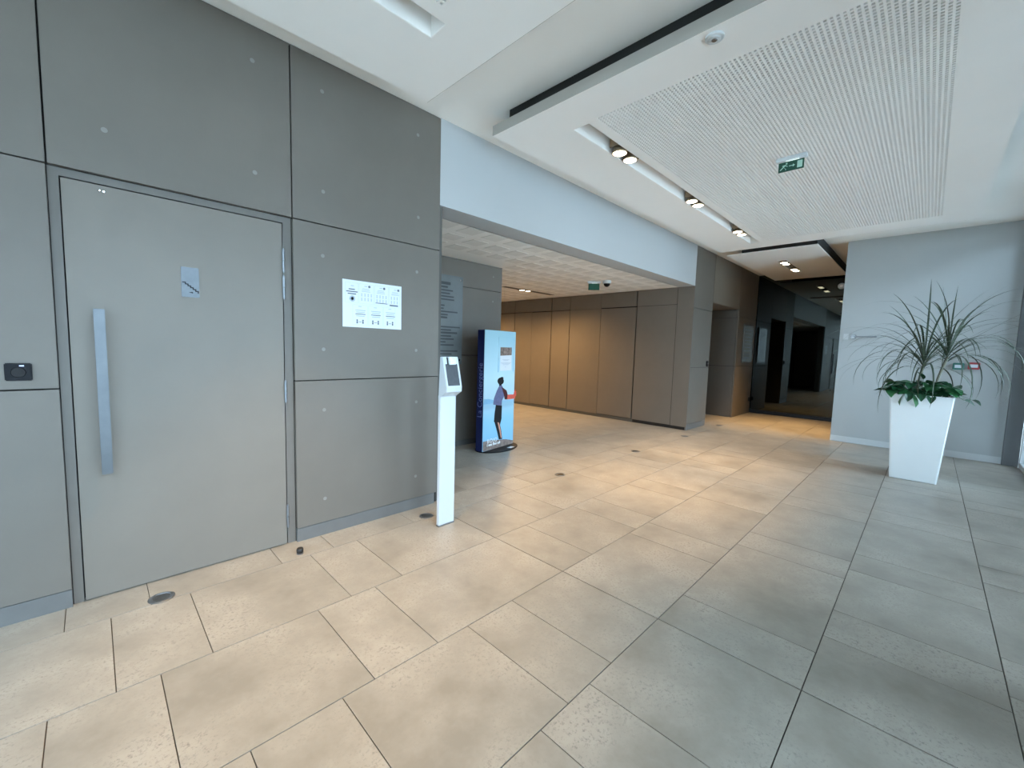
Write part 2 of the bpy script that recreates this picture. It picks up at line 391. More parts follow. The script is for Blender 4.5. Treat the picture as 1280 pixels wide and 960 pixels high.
bl3 = boxo('baseboard_corridor', 'skirting', 8.104, XA-0.004, YW+0.004, YW+0.03, 0, 0.11)
struct(bl3, 'pale blue grey skirting board on the corner pillar', 'baseboard')

# dark mirror closing the corridor
XM = 12.14
bm = bmesh.new(); box(bm, XM, XM+0.04, 1.05, YW+0.05, 0.09, Hc); box(bm, 12.108, XM, YW+0.03, YW+0.05, 0.09, Hc)
wm = struct(obj('wall_mirror', bm, 'dark_mirror'), 'dark tinted mirror glass wall closing the corridor end', 'wall')
boxo('base_rail', 'black', XM-0.03, XM+0.04, 1.18, YW+0.05, 0, 0.09, wm)
# white wall
XW = 9.43
bm = bmesh.new(); box(bm, XW, 12.3, -1.0, 1.175, 0, Hc)
struct(obj('wall_right', bm, 'white_wall'), 'white painted wall behind the potted dracaenas', 'wall')
b3 = boxo('baseboard_right', 'white_trim', XW-0.012, XW, -0.86, 1.175, 0, 0.10, bevel=0.002)
struct(b3, 'white skirting board along the white wall', 'baseboard')
pr = boxo('wall_pier', 'grey_pier', 9.36, XW, -1.02, -0.86, 0, Hc, bevel=0.003)
struct(pr, 'narrow grey pier between the white wall and glazing', 'wall')
bm = bmesh.new(); box(bm, 2.0, 8.3, 10.0, 10.2, 0, ZL)
struct(obj('wall_rear', bm, 'panel_warm'), 'brown rear wall beyond the closets', 'wall')

bm = bmesh.new(); box(bm, -1.7, -1.5, 3.3, 5.2, 0, ZL + 0.1)
struct(obj('wall_passage', bm, 'white_wall'), 'white end wall of the side passage behind the stairwell', 'wall')
# glazed facade
YF = -1.0
def glazing(name, label, xa, xb, posts, loc=None, rotz=0):
    cx = (xa+xb)/2
    win = thing(name, loc or (cx, YF-0.05, 0), label, 'window', kind='structure', rot=(0, 0, rotz))
    def wb(nm, m_, x0, x1, y0, y1, z0, z1, bevel=0.0):
        return boxo(nm, m_, x0-cx, x1-cx, y0-(YF-0.05), y1-(YF-0.05), z0, z1, win, bevel)
    wb('bottom_rail', 'alu_white', xa, xb, YF-0.09, YF-0.02, 0, 0.07, 0.004)
    wb('top_rail', 'alu_white', xa, xb, YF-0.09, YF-0.02, 3.34, 3.42, 0.004)
    wb('header_panel', 'white_trim', xa, xb, YF-0.10, YF-0.02, 3.42, Hc)
    for x in posts: wb('mullion', 'alu_white', max(x-0.04, xa), min(x+0.04, xb), YF-0.12, YF-0.02, 0.07, 3.34, 0.004)
    for p0, p1 in zip(posts, posts[1:]): wb('pane', 'window_glass', p0+0.04, p1-0.04, YF-0.06, YF-0.052, 0.07, 3.34)
glazing('window_1', 'full height glazing with white frame beside the potted plants', 2.90, 9.36, [2.94, 4.30, 6.0, 7.7, 9.32])
glazing('window_2', 'full height glazing with white frame opposite the stairwell door', -6.0, 2.5, [-5.96, -4.0, -1.9, 0.25, 2.46])
glazing('added_window', 'unseen glazed front added at the lobby end to light the planter and white wall', -2.12, 2.12, [-2.08, -0.7, 0.7, 2.08], (-6.05, 1.13, 0), math.radians(-90))  # unseen glazing behind the camera, added as a daylight source
bm = bmesh.new(); box(bm, 2.5, 2.9, YF-0.25, YF, 0, Hc)
struct(obj('wall_facade', bm, 'white_wall'), 'white wall section between the two glazed bays', 'wall')
bm = bmesh.new(); box(bm, -45, 45, -60, -1.12, -0.2, -0.06); box(bm, -60, -6.3, -1.12, 40, -0.2, -0.06)
struct(obj('ground', bm, 'pavement'), 'pale paved ground outside the glazing', 'ground')
for nm, xa, xb in (('added_building', -40, -1.5), ('added_building', 2.5, 4.8), ('added_building', 8.2, 40)):  # unseen blocks added to narrow the sky light reaching the lobby
    bm = bmesh.new(); box(bm, xa, xb, -24, -13, -0.06, 6.6)
    for k in range(10 if xb-xa > 5 else 0):
        for f in range(2):
            x = (xb-3*k-1.5) if xb < 0 else (xa+3*k+1.5)
            box(bm, x-0.6, x+0.6, -13.0, -12.96, 1.2+3.2*f, 2.8+3.2*f)
    struct(obj(nm, bm, 'dark_facade'), 'added grey building across the street to shape the daylight, %s' % ('the wide one towards the added window' if xb < 0 else 'the narrow one between two gaps' if xb < 5 else 'the wide one towards the corridor'), 'building')

# ------------------------------------------------------------------ the door
d1 = thing('door_1', (0.447, 3.28, 0), 'tall grey flush door with a long steel pull bar', 'door', kind='structure')
def dl(x, y, z): return (x-0.447, y-3.28, z)
def db(name, m_, x0, x1, y0, y1, z0, z1, parent=d1, bevel=0.0):
    return boxo(name, m_, x0-0.447, x1-0.447, y0-3.28, y1-3.28, z0, z1, parent, bevel)
leaf = db('leaf', 'door', -0.079, 0.971, 3.272, 3.32, 0.008, 2.318, bevel=0.0015)
bm = bmesh.new(); box(bm, -0.125-0.447, -0.085-0.447, 0.002, 0.12, 0, 2.367); box(bm, 0.979-0.447, 1.033-0.447, 0.002, 0.12, 0, 2.367); box(bm, -0.085-0.447, 0.979-0.447, 0.002, 0.12, 2.327, 2.367)
obj('frame', bm, 'door_frame', d1)
bm = bmesh.new(); box(bm, -0.447-0.085, 0.979-0.447, 0.045, 0.12, 0.0, 2.327); obj('frame_rebate', bm, 'joint', d1)
# pull bar, square section on two standoffs
hd = db('handle', 'steel_brushed', 0.014, 0.059, 3.165, 3.205, 0.742, 1.646, bevel=0.003); tag(hd, 'long square brushed steel pull bar')
for z in (0.95, 1.44):
    bm = bmesh.new(); cyl(bm, dl(0.036, 3.272, z), dl(0.036, 3.204, z), 0.011); obj('standoff', bm, 'steel', d1, smooth=False)
for za, zb in ((1.99, 2.14), (1.806, 1.956), (1.07, 1.216), (0.138, 0.297)):
    bm = bmesh.new(); cyl(bm, dl(0.975, 3.260, za), dl(0.975, 3.260, (za+zb)/2-0.002), 0.0085, seg=14); cyl(bm, dl(0.975, 3.260, (za+zb)/2+0.002), dl(0.975, 3.260, zb), 0.0085, seg=14)
    cyl(bm, dl(0.975, 3.260, zb), dl(0.975, 3.260, zb+0.008), 0.005, seg=10); cyl(bm, dl(0.975, 3.260, za), dl(0.975, 3.260, za-0.008), 0.005, seg=10)
    obj('hinge', bm, 'steel', d1)
# stair pictogram plate
sg = db('sign_plate', 'steel_brushed', 0.403, 0.492, 3.268, 3.272, 1.756, 1.937, bevel=0.001); tag(sg, 'steel plate with a stair pictogram')
bm = bmesh.new()
stp = [(0.008, 1.845)]; x, z = 0.008, 1.845
for k in range(6): x += 0.0125; stp.append((x, z)); z -= 0.010; stp.append((x, z))
for a, c in zip(stp, stp[1:]):
    xa, xb = sorted((a[0], c[0])); za, zb = sorted((a[1], c[1]))
    box(bm, -0.0445+xa-0.003, -0.0445+xb+0.003, -0.0026, -0.0019, za-1.756-0.003, zb-1.756+0.003)
prism(bm, [(-0.010, -0.0019, 0.030), (0.012, -0.0019, 0.034), (0.012, -0.0019, 0.024)], (0, -0.0006, 0))
obj('pictogram', bm, 'print_black', sg)
for dx, dz, r in ((0.066, 2.288, 0.006), (0.082, 2.286, 0.008)):
    bm = bmesh.new(); lathe(bm, [(r, 0), (r, 0.006), (r*0.6, 0.010)], seg=14)
    obj('door_stud', bm, 'steel_bright', d1, dl(dx, 3.272, dz), rot=(math.radians(90), 0, 0))
ds = thing('door_stop', (0.99, 3.06, 0), 'small black rubber door stop on the floor tiles', 'door stop')
bm = bmesh.new(); lathe(bm, [(0.022, 0), (0.022, 0.006), (0.016, 0.009)]); obj('base', bm, 'steel', ds)
bm = bmesh.new(); lathe(bm, [(0.019, 0.009), (0.022, 0.014), (0.022, 0.034), (0.018, 0.042), (0.008, 0.044)]); obj('rubber_head', bm, 'rubber', ds, smooth=True)
# card reader
cr = thing('card_reader', (-0.264, YW, 1.265), 'black square card reader with blue light on the grey panel', 'card reader')
bm = bmesh.new(); box(bm, -0.046, 0.046, -0.016, 0, 0, 0.088); obj('housing', bm, 'black_gloss', cr, bevel=0.004)
bm = bmesh.new(); cyl(bm, (0, -0.016, 0.042), (0, -0.019, 0.042), 0.026, 0.024, 24); obj('reader_disc', bm, 'black', cr)
bm = bmesh.new(); box(bm, 0.004, 0.020, -0.0175, -0.0155, 0.072, 0.078); obj('led', bm, 'led_blue', cr)

# ------------------------------------------------------------------ ceiling rafts
ZR = 3.33; ZRT = 3.412
def perf_panel(Lx, Ly, pitch, hole, th):
    nx, ny = int(Lx/pitch), int(Ly/pitch)
    ox, oy = (Lx - nx*pitch)/2, (Ly - ny*pitch)/2
    def coords(n, o, L):
        c = [0.0]
        for i in range(n):
            a = o + i*pitch + (pitch-hole)/2; c += [a, a+hole]
        return c + [L]
    xs, ys = coords(nx, ox, Lx), coords(ny, oy, Ly)
    V, Fc = [], []
    NX, NY = len(xs), len(ys)
    for z in (0, th):
        for y in ys:
            for x in xs: V.append((x, y, z))
    off = NX*NY; idx = lambda i, j: j*NX + i
    for j in range(NY-1):
        for i in range(NX-1):
            a, b_, c, d = idx(i, j), idx(i+1, j), idx(i+1, j+1), idx(i, j+1)
            if i % 2 and j % 2:
                for p, q in ((a, b_), (b_, c), (c, d), (d, a)): Fc.append((p, q, q+off, p+off))
            else: Fc.append((d, c, b_, a))
    me = bpy.data.meshes.new('perforated_board'); me.from_pydata(V, [], Fc); me.materials.append(MATS['raft_white']); return me
LX, LY0, LY1 = 5.59, -0.315, 2.846      # big raft, x measured from its near edge
SX0, SX1, SY0, SY1 = 0.38, 5.23, 2.11, 2.262
PX0, PX1, PY0, PY1 = 0.34, 5.15, 0.02, 2.035
perf_me = perf_panel(PX1-PX0, PY1-PY0, 0.0285, 0.0165, 0.012)
def board_big():
    bm = bmesh.new(); z0, z1 = 0, ZRT-ZR
    box(bm, 0, LX, SY1, LY1, z0, z1); box(bm, 0, LX, LY0, PY0, z0, z1)
    box(bm, 0, SX0, SY0, SY1, z0, z1); box(bm, SX1, LX, SY0, SY1, z0, z1)
    box(bm, 0, LX, PY1, SY0, z0, z1); box(bm, 0, PX0, PY0, PY1, z0, z1); box(bm, PX1, LX, PY0, PY1, z0, z1)
    return meshof('board', bm, 'raft_white')
def board_back():
    bm = bmesh.new(); box(bm, PX0, PX1, PY0, PY1, 0.05, 0.058); return meshof('felt_backing', bm, 'felt')
def channel(x0, x1, y0, y1, top):
    bm = bmesh.new(); t = 0.006
    x0, x1, y0, y1 = x0+0.004, x1-0.004, y0+0.004, y1-0.004
    box(bm, x0, x1, y0-t, y0, 0.002, top); box(bm, x0, x1, y1, y1+t, 0.002, top); box(bm, x0-t, x0, y0-t, y1+t, 0.002, top); box(bm, x1, x1+t, y0-t, y1+t, 0.002, top)
    box(bm, x0-t, x1+t, y0-t, y1+t, top, top+t); return meshof('light_slot', bm, 'raft_white')
bb, bk_, ch = board_big(), board_back(), channel(SX0, SX1, SY0, SY1, 0.15)
def gap_frame(x0, x1, y0, y1, z0):
    # hollow black subframe holding the raft, added to give the gap its dark shade
    bm = bmesh.new(); t = 0.02; z1 = Hc-ZR
    box(bm, x0, x0+t, y0, y1, z0, z1); box(bm, x1-t, x1, y0, y1, z0, z1); box(bm, x0+t, x1-t, y0, y0+t, z0, z1); box(bm, x0+t, x1-t, y1-t, y1, z0, z1)
    return meshof('gap_shade_frame', bm, 'felt')
b_ = bmesh.new(); box(b_, 0, 0.003, LY0, LY1, 0.0, ZRT-ZR); edge_shade_me = meshof('edge_shade_strip', b_, 'raft_edge_shade')  # thin strip added to colour the raft's end faces as shaded
gapf = gap_frame(0.06, LX-0.06, LY0+0.10, LY1-0.14, ZRT-ZR)
def big_raft(x, label):
    t = thing('ceiling_raft', (x, 0, ZR), label, 'ceiling panel', 'perforated rafts hung below the ceiling')
    link('board', bb, t); link('perforated_board', perf_me, t, (PX0, PY0, 0)); link('felt_backing', bk_, t); link('light_slot', ch, t)
    link('gap_shade_frame', gapf, t)
    for ex in (-0.003, LX): link('edge_shade_strip', edge_shade_me, t, (ex, 0, 0))
    return t
rb = big_raft(2.54, 'large white perforated ceiling raft carrying the green exit sign')
ra = big_raft(1.867-LX, 'white perforated ceiling raft above the stairwell door')
# small raft over the corridor
rc = thing('ceiling_raft', (8.47, 0, ZR), 'small plain white ceiling raft in front of the dark mirror', 'ceiling panel')
bm = bmesh.new(); L3 = 3.43; z1 = 0.016
box(bm, 0, L3, 2.262, 2.846, 0, z1); box(bm, 0, L3, 1.45, 2.11, 0, z1); box(bm, 0, 1.05, 2.11, 2.262, 0, z1); box(bm, 2.45, L3, 2.11, 2.262, 0, z1)
obj('board', bm, 'raft_white', rc); link('light_slot', channel(1.05, 2.45, 2.11, 2.262, 0.15), rc)
link('gap_shade_frame', gap_frame(0.012, L3-0.02, 1.462, 2.846-0.25, 0.016), rc)

# ------------------------------------------------------------------ spotlights
def spotlight(loc, label, group, watts, top=0.13, cone=66, rotz=0):
    t = thing('twin_spotlight', loc, label, 'spotlight', group, rot=(0, 0, rotz))
    bm = bmesh.new(); box(bm, -0.19, 0.19, -0.058, 0.058, top-0.012, top)
    box(bm, -0.19, -0.182, -0.05, 0.05, 0.03, top-0.012); box(bm, 0.182, 0.19, -0.05, 0.05, 0.03, top-0.012)
    obj('bracket', bm, 'bronze', t)
    for s in (-1, 1):
        bm = bmesh.new(); lathe(bm, [(0.030, 0.085), (0.052, 0.06), (0.066, 0.010), (0.068, -0.006), (0.061, -0.006), (0.058, 0.0)][::-1], (0.095*s, 0, 0), 24)
        hh = obj('lamp_head', bm, 'bronze', t, smooth=True)
        bm = bmesh.new(); lathe(bm, [(0.05, -0.010), (0.060, -0.005), (0.060, 0.002)], (0.095*s, 0, 0), 24)
        obj('lamp_glass', bm, 'lamp_glass', hh)
    ld = bpy.data.lights.new('spot_beam', 'SPOT'); ld.energy = watts; ld.color = WARM; ld.spot_size = math.radians(cone); ld.spot_blend = 0.9; ld.shadow_soft_size = 0.06
    lo = bpy.data.objects.new('spot_beam', ld); C.objects.link(lo); lo.parent = t; lo.location = (0, 0, -0.09)
    return t
gB = 'twin spotlights in the slot of the large raft'
spotlight((3.62, 2.186, ZR-0.004), 'lit twin spotlight in raft slot nearest the smoke detector', gB, SPOT_W)
spotlight((5.28, 2.186, ZR-0.004), 'lit twin spotlight halfway along the slot of the large raft', gB, SPOT_W)
spotlight((6.98, 2.186, ZR-0.004), 'lit twin spotlight at the corridor end of the large raft slot', gB, SPOT_W*0.8)
spotlight((0.90, 2.186, ZR-0.004), 'lit twin spotlight in the raft slot above the stairwell door', 'twin spotlights in the slot of the near raft', SPOT_W*1.05)
gC = 'twin spotlights in the corridor raft'
spotlight((9.77, 2.186, ZR-0.004), 'lit twin spotlight of the corridor raft on its lobby side', gC, SPOT_W*0.9)
spotlight((10.64, 2.186, ZR-0.004), 'lit twin spotlight of the corridor raft next to the mirror', gC, SPOT_W*0.9)
# slot and lamp in the low ceiling
spotlight((6.76, 6.40, ZL-0.004+0.0), 'lit twin spotlight in the low ceiling before the closets', 'twin spotlights of the low ceiling', SPOT_W*0.7, top=0.004, cone=165)
spotlight((6.76, 8.70, ZL-0.004), 'unseen twin spotlight added past the alcove wall to brighten the closets', 'twin spotlights of the low ceiling', SPOT_W*0.7, top=0.004, cone=165)  # lamp out of view, added to lift the closet wall
tr1 = boxo('light_slot', 'core', 6.1, 7.7, 6.325, 6.475, ZL-0.001, ZL+0.0, cl)

# ------------------------------------------------------------------ things on the ceiling
sd = thing('smoke_detector', (2.625, 1.035, ZR), 'round white smoke detector under the large raft', 'smoke detector')
bm = bmesh.new(); lathe(bm, [(0.052, 0), (0.052, -0.008), (0.046, -0.012)][::-1]); obj('base_ring', bm, 'white_trim', sd, smooth=False)
bm = bmesh.new(); lathe(bm, [(0.034, -0.012), (0.034, -0.014), (0.028, -0.018), (0.020, -0.018)][::-1]); obj('sensor_housing', bm, 'white_trim', sd)
bm = bmesh.new(); lathe(bm, [(0.016, -0.018), (0.012, -0.022)][::-1]); obj('sensor_cap', bm, 'steel_dark', sd)
def exit_sign(name, loc, rotz, label, arrow=True, w_=0.20, h_=0.085):
    t = thing(name, loc, label, 'exit sign', rot=(0, 0, rotz))
    bm = bmesh.new(); box(bm, -w_/2-0.02, w_/2+0.02, -0.03, 0.03, -0.035, 0); obj('lamp_housing', bm, 'alu_white', t, bevel=0.006)
    bm = bmesh.new(); box(bm, -w_/2+0.06, w_/2-0.04, -0.022, 0.022, -0.041, -0.035); obj('diffuser', bm, 'sign_lamp', t)
    z0 = -0.041-h_
    bm = bmesh.new(); box(bm, -w_/2, w_/2, -0.004, 0.004, z0, -0.041); pl = obj('sign_panel', bm, 'sign_green', t)
    if arrow:
        bm = bmesh.new(); y = -0.0046; o3 = (0, -0.0008, 0)
        P = lambda *pts: prism(bm, [(px, y, z0+pz) for px, pz in pts], o3)
        P((-0.088, 0.020), (-0.082, 0.016), (-0.045, 0.050), (-0.052, 0.056))      # body and trailing leg
        P((-0.060, 0.040), (-0.050, 0.034), (-0.036, 0.016), (-0.042, 0.012), (-0.046, 0.026))   # front leg
        P((-0.070, 0.056), (-0.046, 0.060), (-0.026, 0.044), (-0.029, 0.040), (-0.048, 0.052), (-0.068, 0.048))  # arms
        P(*[(-0.036+0.0075*math.cos(a*math.pi/6), 0.068+0.0075*math.sin(a*math.pi/6)) for a in range(12)])
        P((-0.016, 0.040), (0.014, 0.040), (0.014, 0.046), (-0.016, 0.046)); P((0.014, 0.030), (0.032, 0.043), (0.014, 0.056))
        P((0.048, 0.012), (0.088, 0.012), (0.088, 0.073), (0.048, 0.073))
        obj('running_man', bm, 'sign_mint', pl)
    return t
exit_sign('exit_sign', (4.62, 1.05, ZR), math.radians(-90), 'green running man exit sign with arrow under the large raft')
exit_sign('exit_sign', (6.60, 4.50, ZL), math.radians(-55), 'small green exit sign under the low ceiling beside the dome camera', False, 0.20, 0.12)
dc = thing('dome_camera', (6.67, 4.27, ZL), 'white dome camera with black lens under the low ceiling', 'camera')
bm = bmesh.new(); lathe(bm, [(0.075, 0), (0.078, -0.03), (0.072, -0.055)][::-1]); obj('housing', bm, 'white_trim', dc, smooth=False)
bm = bmesh.new(); lathe(bm, [(0.058*math.cos(a), -0.055-0.058*math.sin(a)) for a in (0, .3, .6, .9, 1.2, 1.5)][::-1]); obj('dome', bm, 'black_gloss', dc, smooth=True)
wd = thing('wall_detector', (XM, 1.56, 3.12), 'round white detector fixed on the dark mirror wall', 'detector')
bm = bmesh.new(); lathe(bm, [(0.07, 0), (0.07, 0.03), (0.06, 0.05), (0.03, 0.06)]); obj('housing', bm, 'white_trim', wd, rot=(0, math.radians(-90), 0))
bm = bmesh.new(); lathe(bm, [(0.028, 0.06), (0.024, 0.07)]); obj('sensor_cap', bm, 'white_paint', wd, rot=(0, math.radians(-90), 0))

# ------------------------------------------------------------------ floor uplights
fs = [(0.229, 'round steel floor light in front of the stairwell door'), (2.032, 'round steel floor light beside the sanitiser stand'), (3.92, 'round steel floor light in the opening before the blue totem'),
      (5.748, 'round steel floor light midway along the wide opening'), (7.536, 'round steel floor light at the foot of the corner pillar'), (9.315, 'round steel floor light in front of the recessed doorway')]
b_ = bmesh.new(); cyl(b_, (0, 0, 0), (0, 0, 0.0015), 0.004, seg=8); screw = meshof('screw', b_, 'steel_dark')
for x, lab in fs:
    t = thing('floor_light', (x, 3.04, 0), lab, 'floor light', 'round floor lights along the panelled wall')
    bm = bmesh.new(); lathe(bm, [(0.062, 0), (0.062, 0.003), (0.056, 0.006), (0.042, 0.006), (0.040, 0.003)]); obj('bezel', bm, 'steel', t)
    bm = bmesh.new(); lathe(bm, [(0.040, 0.002), (0.040, 0.0045), (0.02, 0.0052)]); obj('lens', bm, 'steel_dark', t)
    for k in range(3):
        a = 2*math.pi*k/3; link('screw', screw, t, (0.049*math.cos(a), 0.049*math.sin(a), 0.006))

# ------------------------------------------------------------------ wall poster
wp = thing('wall_notice', (1.64, YW, 1.63), 'white landscape notice sheet of pictograms on the grey panel', 'notice')
bm = bmesh.new(); box(bm, -0.254, 0.254, -0.002, 0, 0, 0.365); obj('sheet', bm, 'paper', wp)
bm = bmesh.new(); bm2 = bmesh.new()
def q(b__, x0, x1, z0, z1): box(b__, -0.254+x0, -0.254+x1, -0.0026, -0.0019, z0, z1)
def dsc(b__, x, z, r): cyl(b__, (-0.254+x, -0.0019, z), (-0.254+x, -0.0027, z), r, seg=14)
# sheet of cells: heading cell, three numbered cells above, three cells below
for (x0, x1, z0, z1) in ((0.020, 0.125, 0.19, 0.345), (0.132, 0.255, 0.19, 0.345), (0.262, 0.385, 0.19, 0.345), (0.392, 0.492, 0.19, 0.345), (0.08, 0.205, 0.02, 0.178), (0.212, 0.335, 0.02, 0.178), (0.342, 0.45, 0.02, 0.178)):
    for e_ in ((x0, x1, z1-0.001, z1), (x0, x1, z0, z0+0.001), (x0, x0+0.001, z0, z1), (x1-0.001, x1, z0, z1)): q(bm2, *e_)
for (x, z, w_) in ((0.048, 0.290, 0.050), (0.028, 0.272, 0.092), (0.040, 0.255, 0.068)): q(bm, x, x+w_, z, z+0.008)
dsc(bm2, 0.077, 0.222, 0.024); dsc(bm, 0.077, 0.222, 0.012)
q(bm2, 0.065, 0.09, 0.318, 0.324)
for i, x0 in enumerate((0.132, 0.262, 0.392)):
    dsc(bm, x0+0.086, 0.328, 0.010); q(bm2, x0+0.045, x0+0.068, 0.325, 0.331)
    for k in range(3): q(bm2, x0+0.028-0.004*k, x0+0.085+0.004*k, 0.306-0.011*k, 0.310-0.011*k)
    for k in range(4 if i < 2 else 3):
        for r_ in range(2):
            xx, zz = x0+0.022+0.027*k, 0.256-0.034*r_
            dsc(bm2, xx, zz+0.010, 0.005); q(bm2, xx-0.004, xx+0.004, zz-0.010, zz+0.004)
q(bm, 0.272, 0.378, 0.203, 0.209); q(bm, 0.398, 0.476, 0.192, 0.203)
for x0, f in ((0.09, 0), (0.222, 1), (0.352, 2)):
    q(bm2, x0+0.035, x0+0.062, 0.163, 0.168)
    for k in range(4): q(bm2 if k != 2 else bm, x0+0.012+0.006*(k % 2), x0+0.095-0.006*(k % 2), 0.132-0.015*k, 0.138-0.015*k)
    for s in (-1, 1):
        xx = x0+0.05+s*0.024; dsc(bm, xx, 0.056, 0.007); q(bm, xx-0.006, xx+0.006, 0.030, 0.048)
    q(bm, x0+0.038, x0+0.062, 0.042, 0.046)
tag(obj('printed_text', bm, 'ink', wp), kind='stuff'); tag(obj('printed_lines', bm2, 'ink_light', wp), kind='stuff')

# ------------------------------------------------------------------ directory board
db_ = thing('directory_board', (3.565, YR, 1.24), 'tall glass directory board of text lines on the alcove wall', 'directory')
bm = bmesh.new(); box(bm, -0.325, 0.325, -0.013, -0.007, 0, 1.27); obj('glass_plate', bm, 'board_grey', db_, bevel=0.001)
b_ = bmesh.new(); cyl(b_, (0, 0, 0), (0, -0.017, 0), 0.012, seg=12); stud = meshof('fixing_stud', b_, 'steel_bright')
for x in (-0.28, 0.28):
    for z in (0.06, 1.22): link('fixing_stud', stud, db_, (x, 0, z))
bm = bmesh.new(); r5 = random.Random(3); z = 1.16
box(bm, -0.10, 0.10, -0.0140, -0.0128, 1.13, 1.17)
for k in range(24):
    z = 1.085 - k*0.043
    if k in (5, 11, 12, 20): continue
    wd_ = r5.uniform(0.16, 0.46); h_ = 0.020 if k % 5 else 0.026
    box(bm, -0.18, -0.18+wd_, -0.0140, -0.0128, z, z+h_)
    box(bm, -0.29, -0.24, -0.0140, -0.0128, z, z+h_)
box(bm, -0.135, -0.125, -0.0140, -0.0128, 0.28, 0.52)
tag(obj('printed_text', bm, 'board_ink', db_), kind='stuff')

# ------------------------------------------------------------------ sanitiser stand
ks = thing('sanitiser_stand', (2.055, 2.775, 0), 'slim white hand sanitiser stand with tilted dispenser head', 'sanitiser stand')
bm = bmesh.new(); box(bm, -0.078, 0.078, 0.0, 0.032, 0.012, 1.10); obj('post', bm, 'kiosk_white', ks, bevel=0.002)
bm = bmesh.new(); box(bm, -0.080, 0.080, -0.002, 0.034, 0, 0.012); obj('base_plate', bm, 'steel', ks)
prof = [(0.030, 1.088), (0.0, 1.088), (-0.078, 1.135), (-0.082, 1.172), (-0.018, 1.415), (0.014, 1.415)]
bm = bmesh.new(); prism(bm, [(-0.0775, y, z) for y, z in prof], (0.155, 0, 0)); hd_ = obj('dispenser_head', bm, 'kiosk_white', ks, bevel=0.003)
def tp_(u, v, o=0.0):
    """point on the sloping front: u across, v 0..1 up the slope, o outward"""
    y0, z0, y1, z1 = -0.082, 1.172, -0.018, 1.415
    n = Vector((0, -(z1-z0), (y1-y0))).normalized()
    return Vector((u, y0+(y1-y0)*v, z0+(z1-z0)*v)) + n*o
bm = bmesh.new(); prism(bm, [tp_(-0.060, 0.05, 0.0002), tp_(0.057, 0.05, 0.0002), tp_(0.057, 0.76, 0.0002), tp_(-0.060, 0.76, 0.0002)], tp_(0, 0, 0.0016)-tp_(0, 0, 0)); obj('drip_tray', bm, 'kiosk_dark', hd_)
bm = bmesh.new(); prism(bm, [tp_(-0.030, 0.73, 0.001), tp_(0.036, 0.73, 0.001), tp_(0.036, 0.97, 0.001), tp_(-0.030, 0.97, 0.001)], tp_(0, 0, 0.022)-tp_(0, 0, 0)); obj('nozzle_cover', bm, 'clear_plastic', hd_, bevel=0.004)
bm = bmesh.new(); cyl(bm, tp_(-0.036, 0.74, 0.004), tp_(-0.036, 0.98, 0.004), 0.005, seg=10); obj('nozzle', bm, 'black', hd_)
bm = bmesh.new(); prism(bm, [(-0.018, -0.046, 1.114), (0.024, -0.046, 1.114), (0.024, -0.030, 1.1045), (-0.018, -0.030, 1.1045)], (0, -0.001, -0.0018)); obj('outlet', bm, 'lamp_glass' if False else 'clear_plastic', hd_)

# ------------------------------------------------------------------ advertising totem
ang = math.atan2(0.127, 0.74)
tt = thing('advertising_totem', (3.87, 4.40, 0), 'light blue advertising totem with dark blue sides on a black oval base', 'totem', rot=(0, 0, ang))
TW, TD, TH = 0.75, 0.13, 1.745
bm = bmesh.new(); lathe(bm, [(0.41, 0), (0.41, 0.010), (0.40, 0.014)], (0.40, 0.05, 0), 48, 1.0, 0.62); obj('base', bm, 'black', tt)
bm = bmesh.new(); prism(bm, [(0.47, -0.165, 0.0142), (0.58, -0.155, 0.0142), (0.555, -0.10, 0.0142), (0.45, -0.105, 0.0142)], (0, 0, 0.0008)); obj('base_label', bm, 'print_white', tt)
bm = bmesh.new(); box(bm, 0.0, TW, 0.008, TD, 0.014, TH-0.003); obj('body', bm, 'totem_blue', tt, bevel=0.003)
bm = bmesh.new(); box(bm, 0.0, TW, 0.0, 0.008, 0.014, TH); fp = obj('front_picture', bm, 'totem_picture', tt)
def U(x, y):     # measured print position -> (u, v) on the front face
    l = 82 - 10*(y-68)/850; r = 312 - 15*(y-68)/850; f = (x-l)/(r-l)
    top = 68 + 8*f; bot = 922 - 52*f
    return f*TW, 0.014 + (bot-y)/(bot-top)*(TH-0.014)
def pr_(name, m_, pts, lay=1, conv=True):
    bm = bmesh.new(); P = [U(*p) if conv else p for p in pts]
    prism(bm, [(u, -0.0006*(lay-1)-0.0001, v) for u, v in P], (0, -0.0006, 0)); return obj(name, bm, m_, fp)
def disc_pts(cx, cy, r, n=16, ry=None): return [(cx+r*math.cos(2*math.pi*k/n), cy+(ry or r)*math.sin(2*math.pi*k/n)) for k in range(n)]
pr_('printed_ground', 'print_ground', [(74, 920), (297, 872), (299, 848), (240, 838), (120, 842), (75, 850)])
pr_('printed_water', 'print_sea', [(79, 548), (110, 548), (150, 556), (150, 574), (120, 582), (78, 586)])
pr_('printed_legs', 'print_black', [(152, 705), (194, 728), (204, 770), (213, 835), (188, 838), (172, 775)], 2)
pr_('printed_leg_light', 'print_skin', [(176, 714), (188, 718), (200, 770), (209, 826), (202, 828), (190, 770)], 3)
pr_('printed_skirt', 'print_black', [(163, 585), (208, 596), (206, 690), (194, 738), (172, 722), (150, 710), (154, 650)], 2)
pr_('printed_jacket', 'print_purple', [(186, 455), (205, 452), (222, 480), (228, 520), (208, 560), (205, 596), (143, 588), (148, 545), (168, 490)], 3)
pr_('printed_arm', 'print_red', [(238, 492), (252, 518), (296, 516), (310, 500), (311, 545), (292, 548), (250, 552), (228, 545)], 3)
pr_('printed_sleeve', 'print_maroon', [(204, 464), (222, 474), (242, 488), (250, 515), (247, 552), (228, 552), (224, 520), (212, 490)], 4)
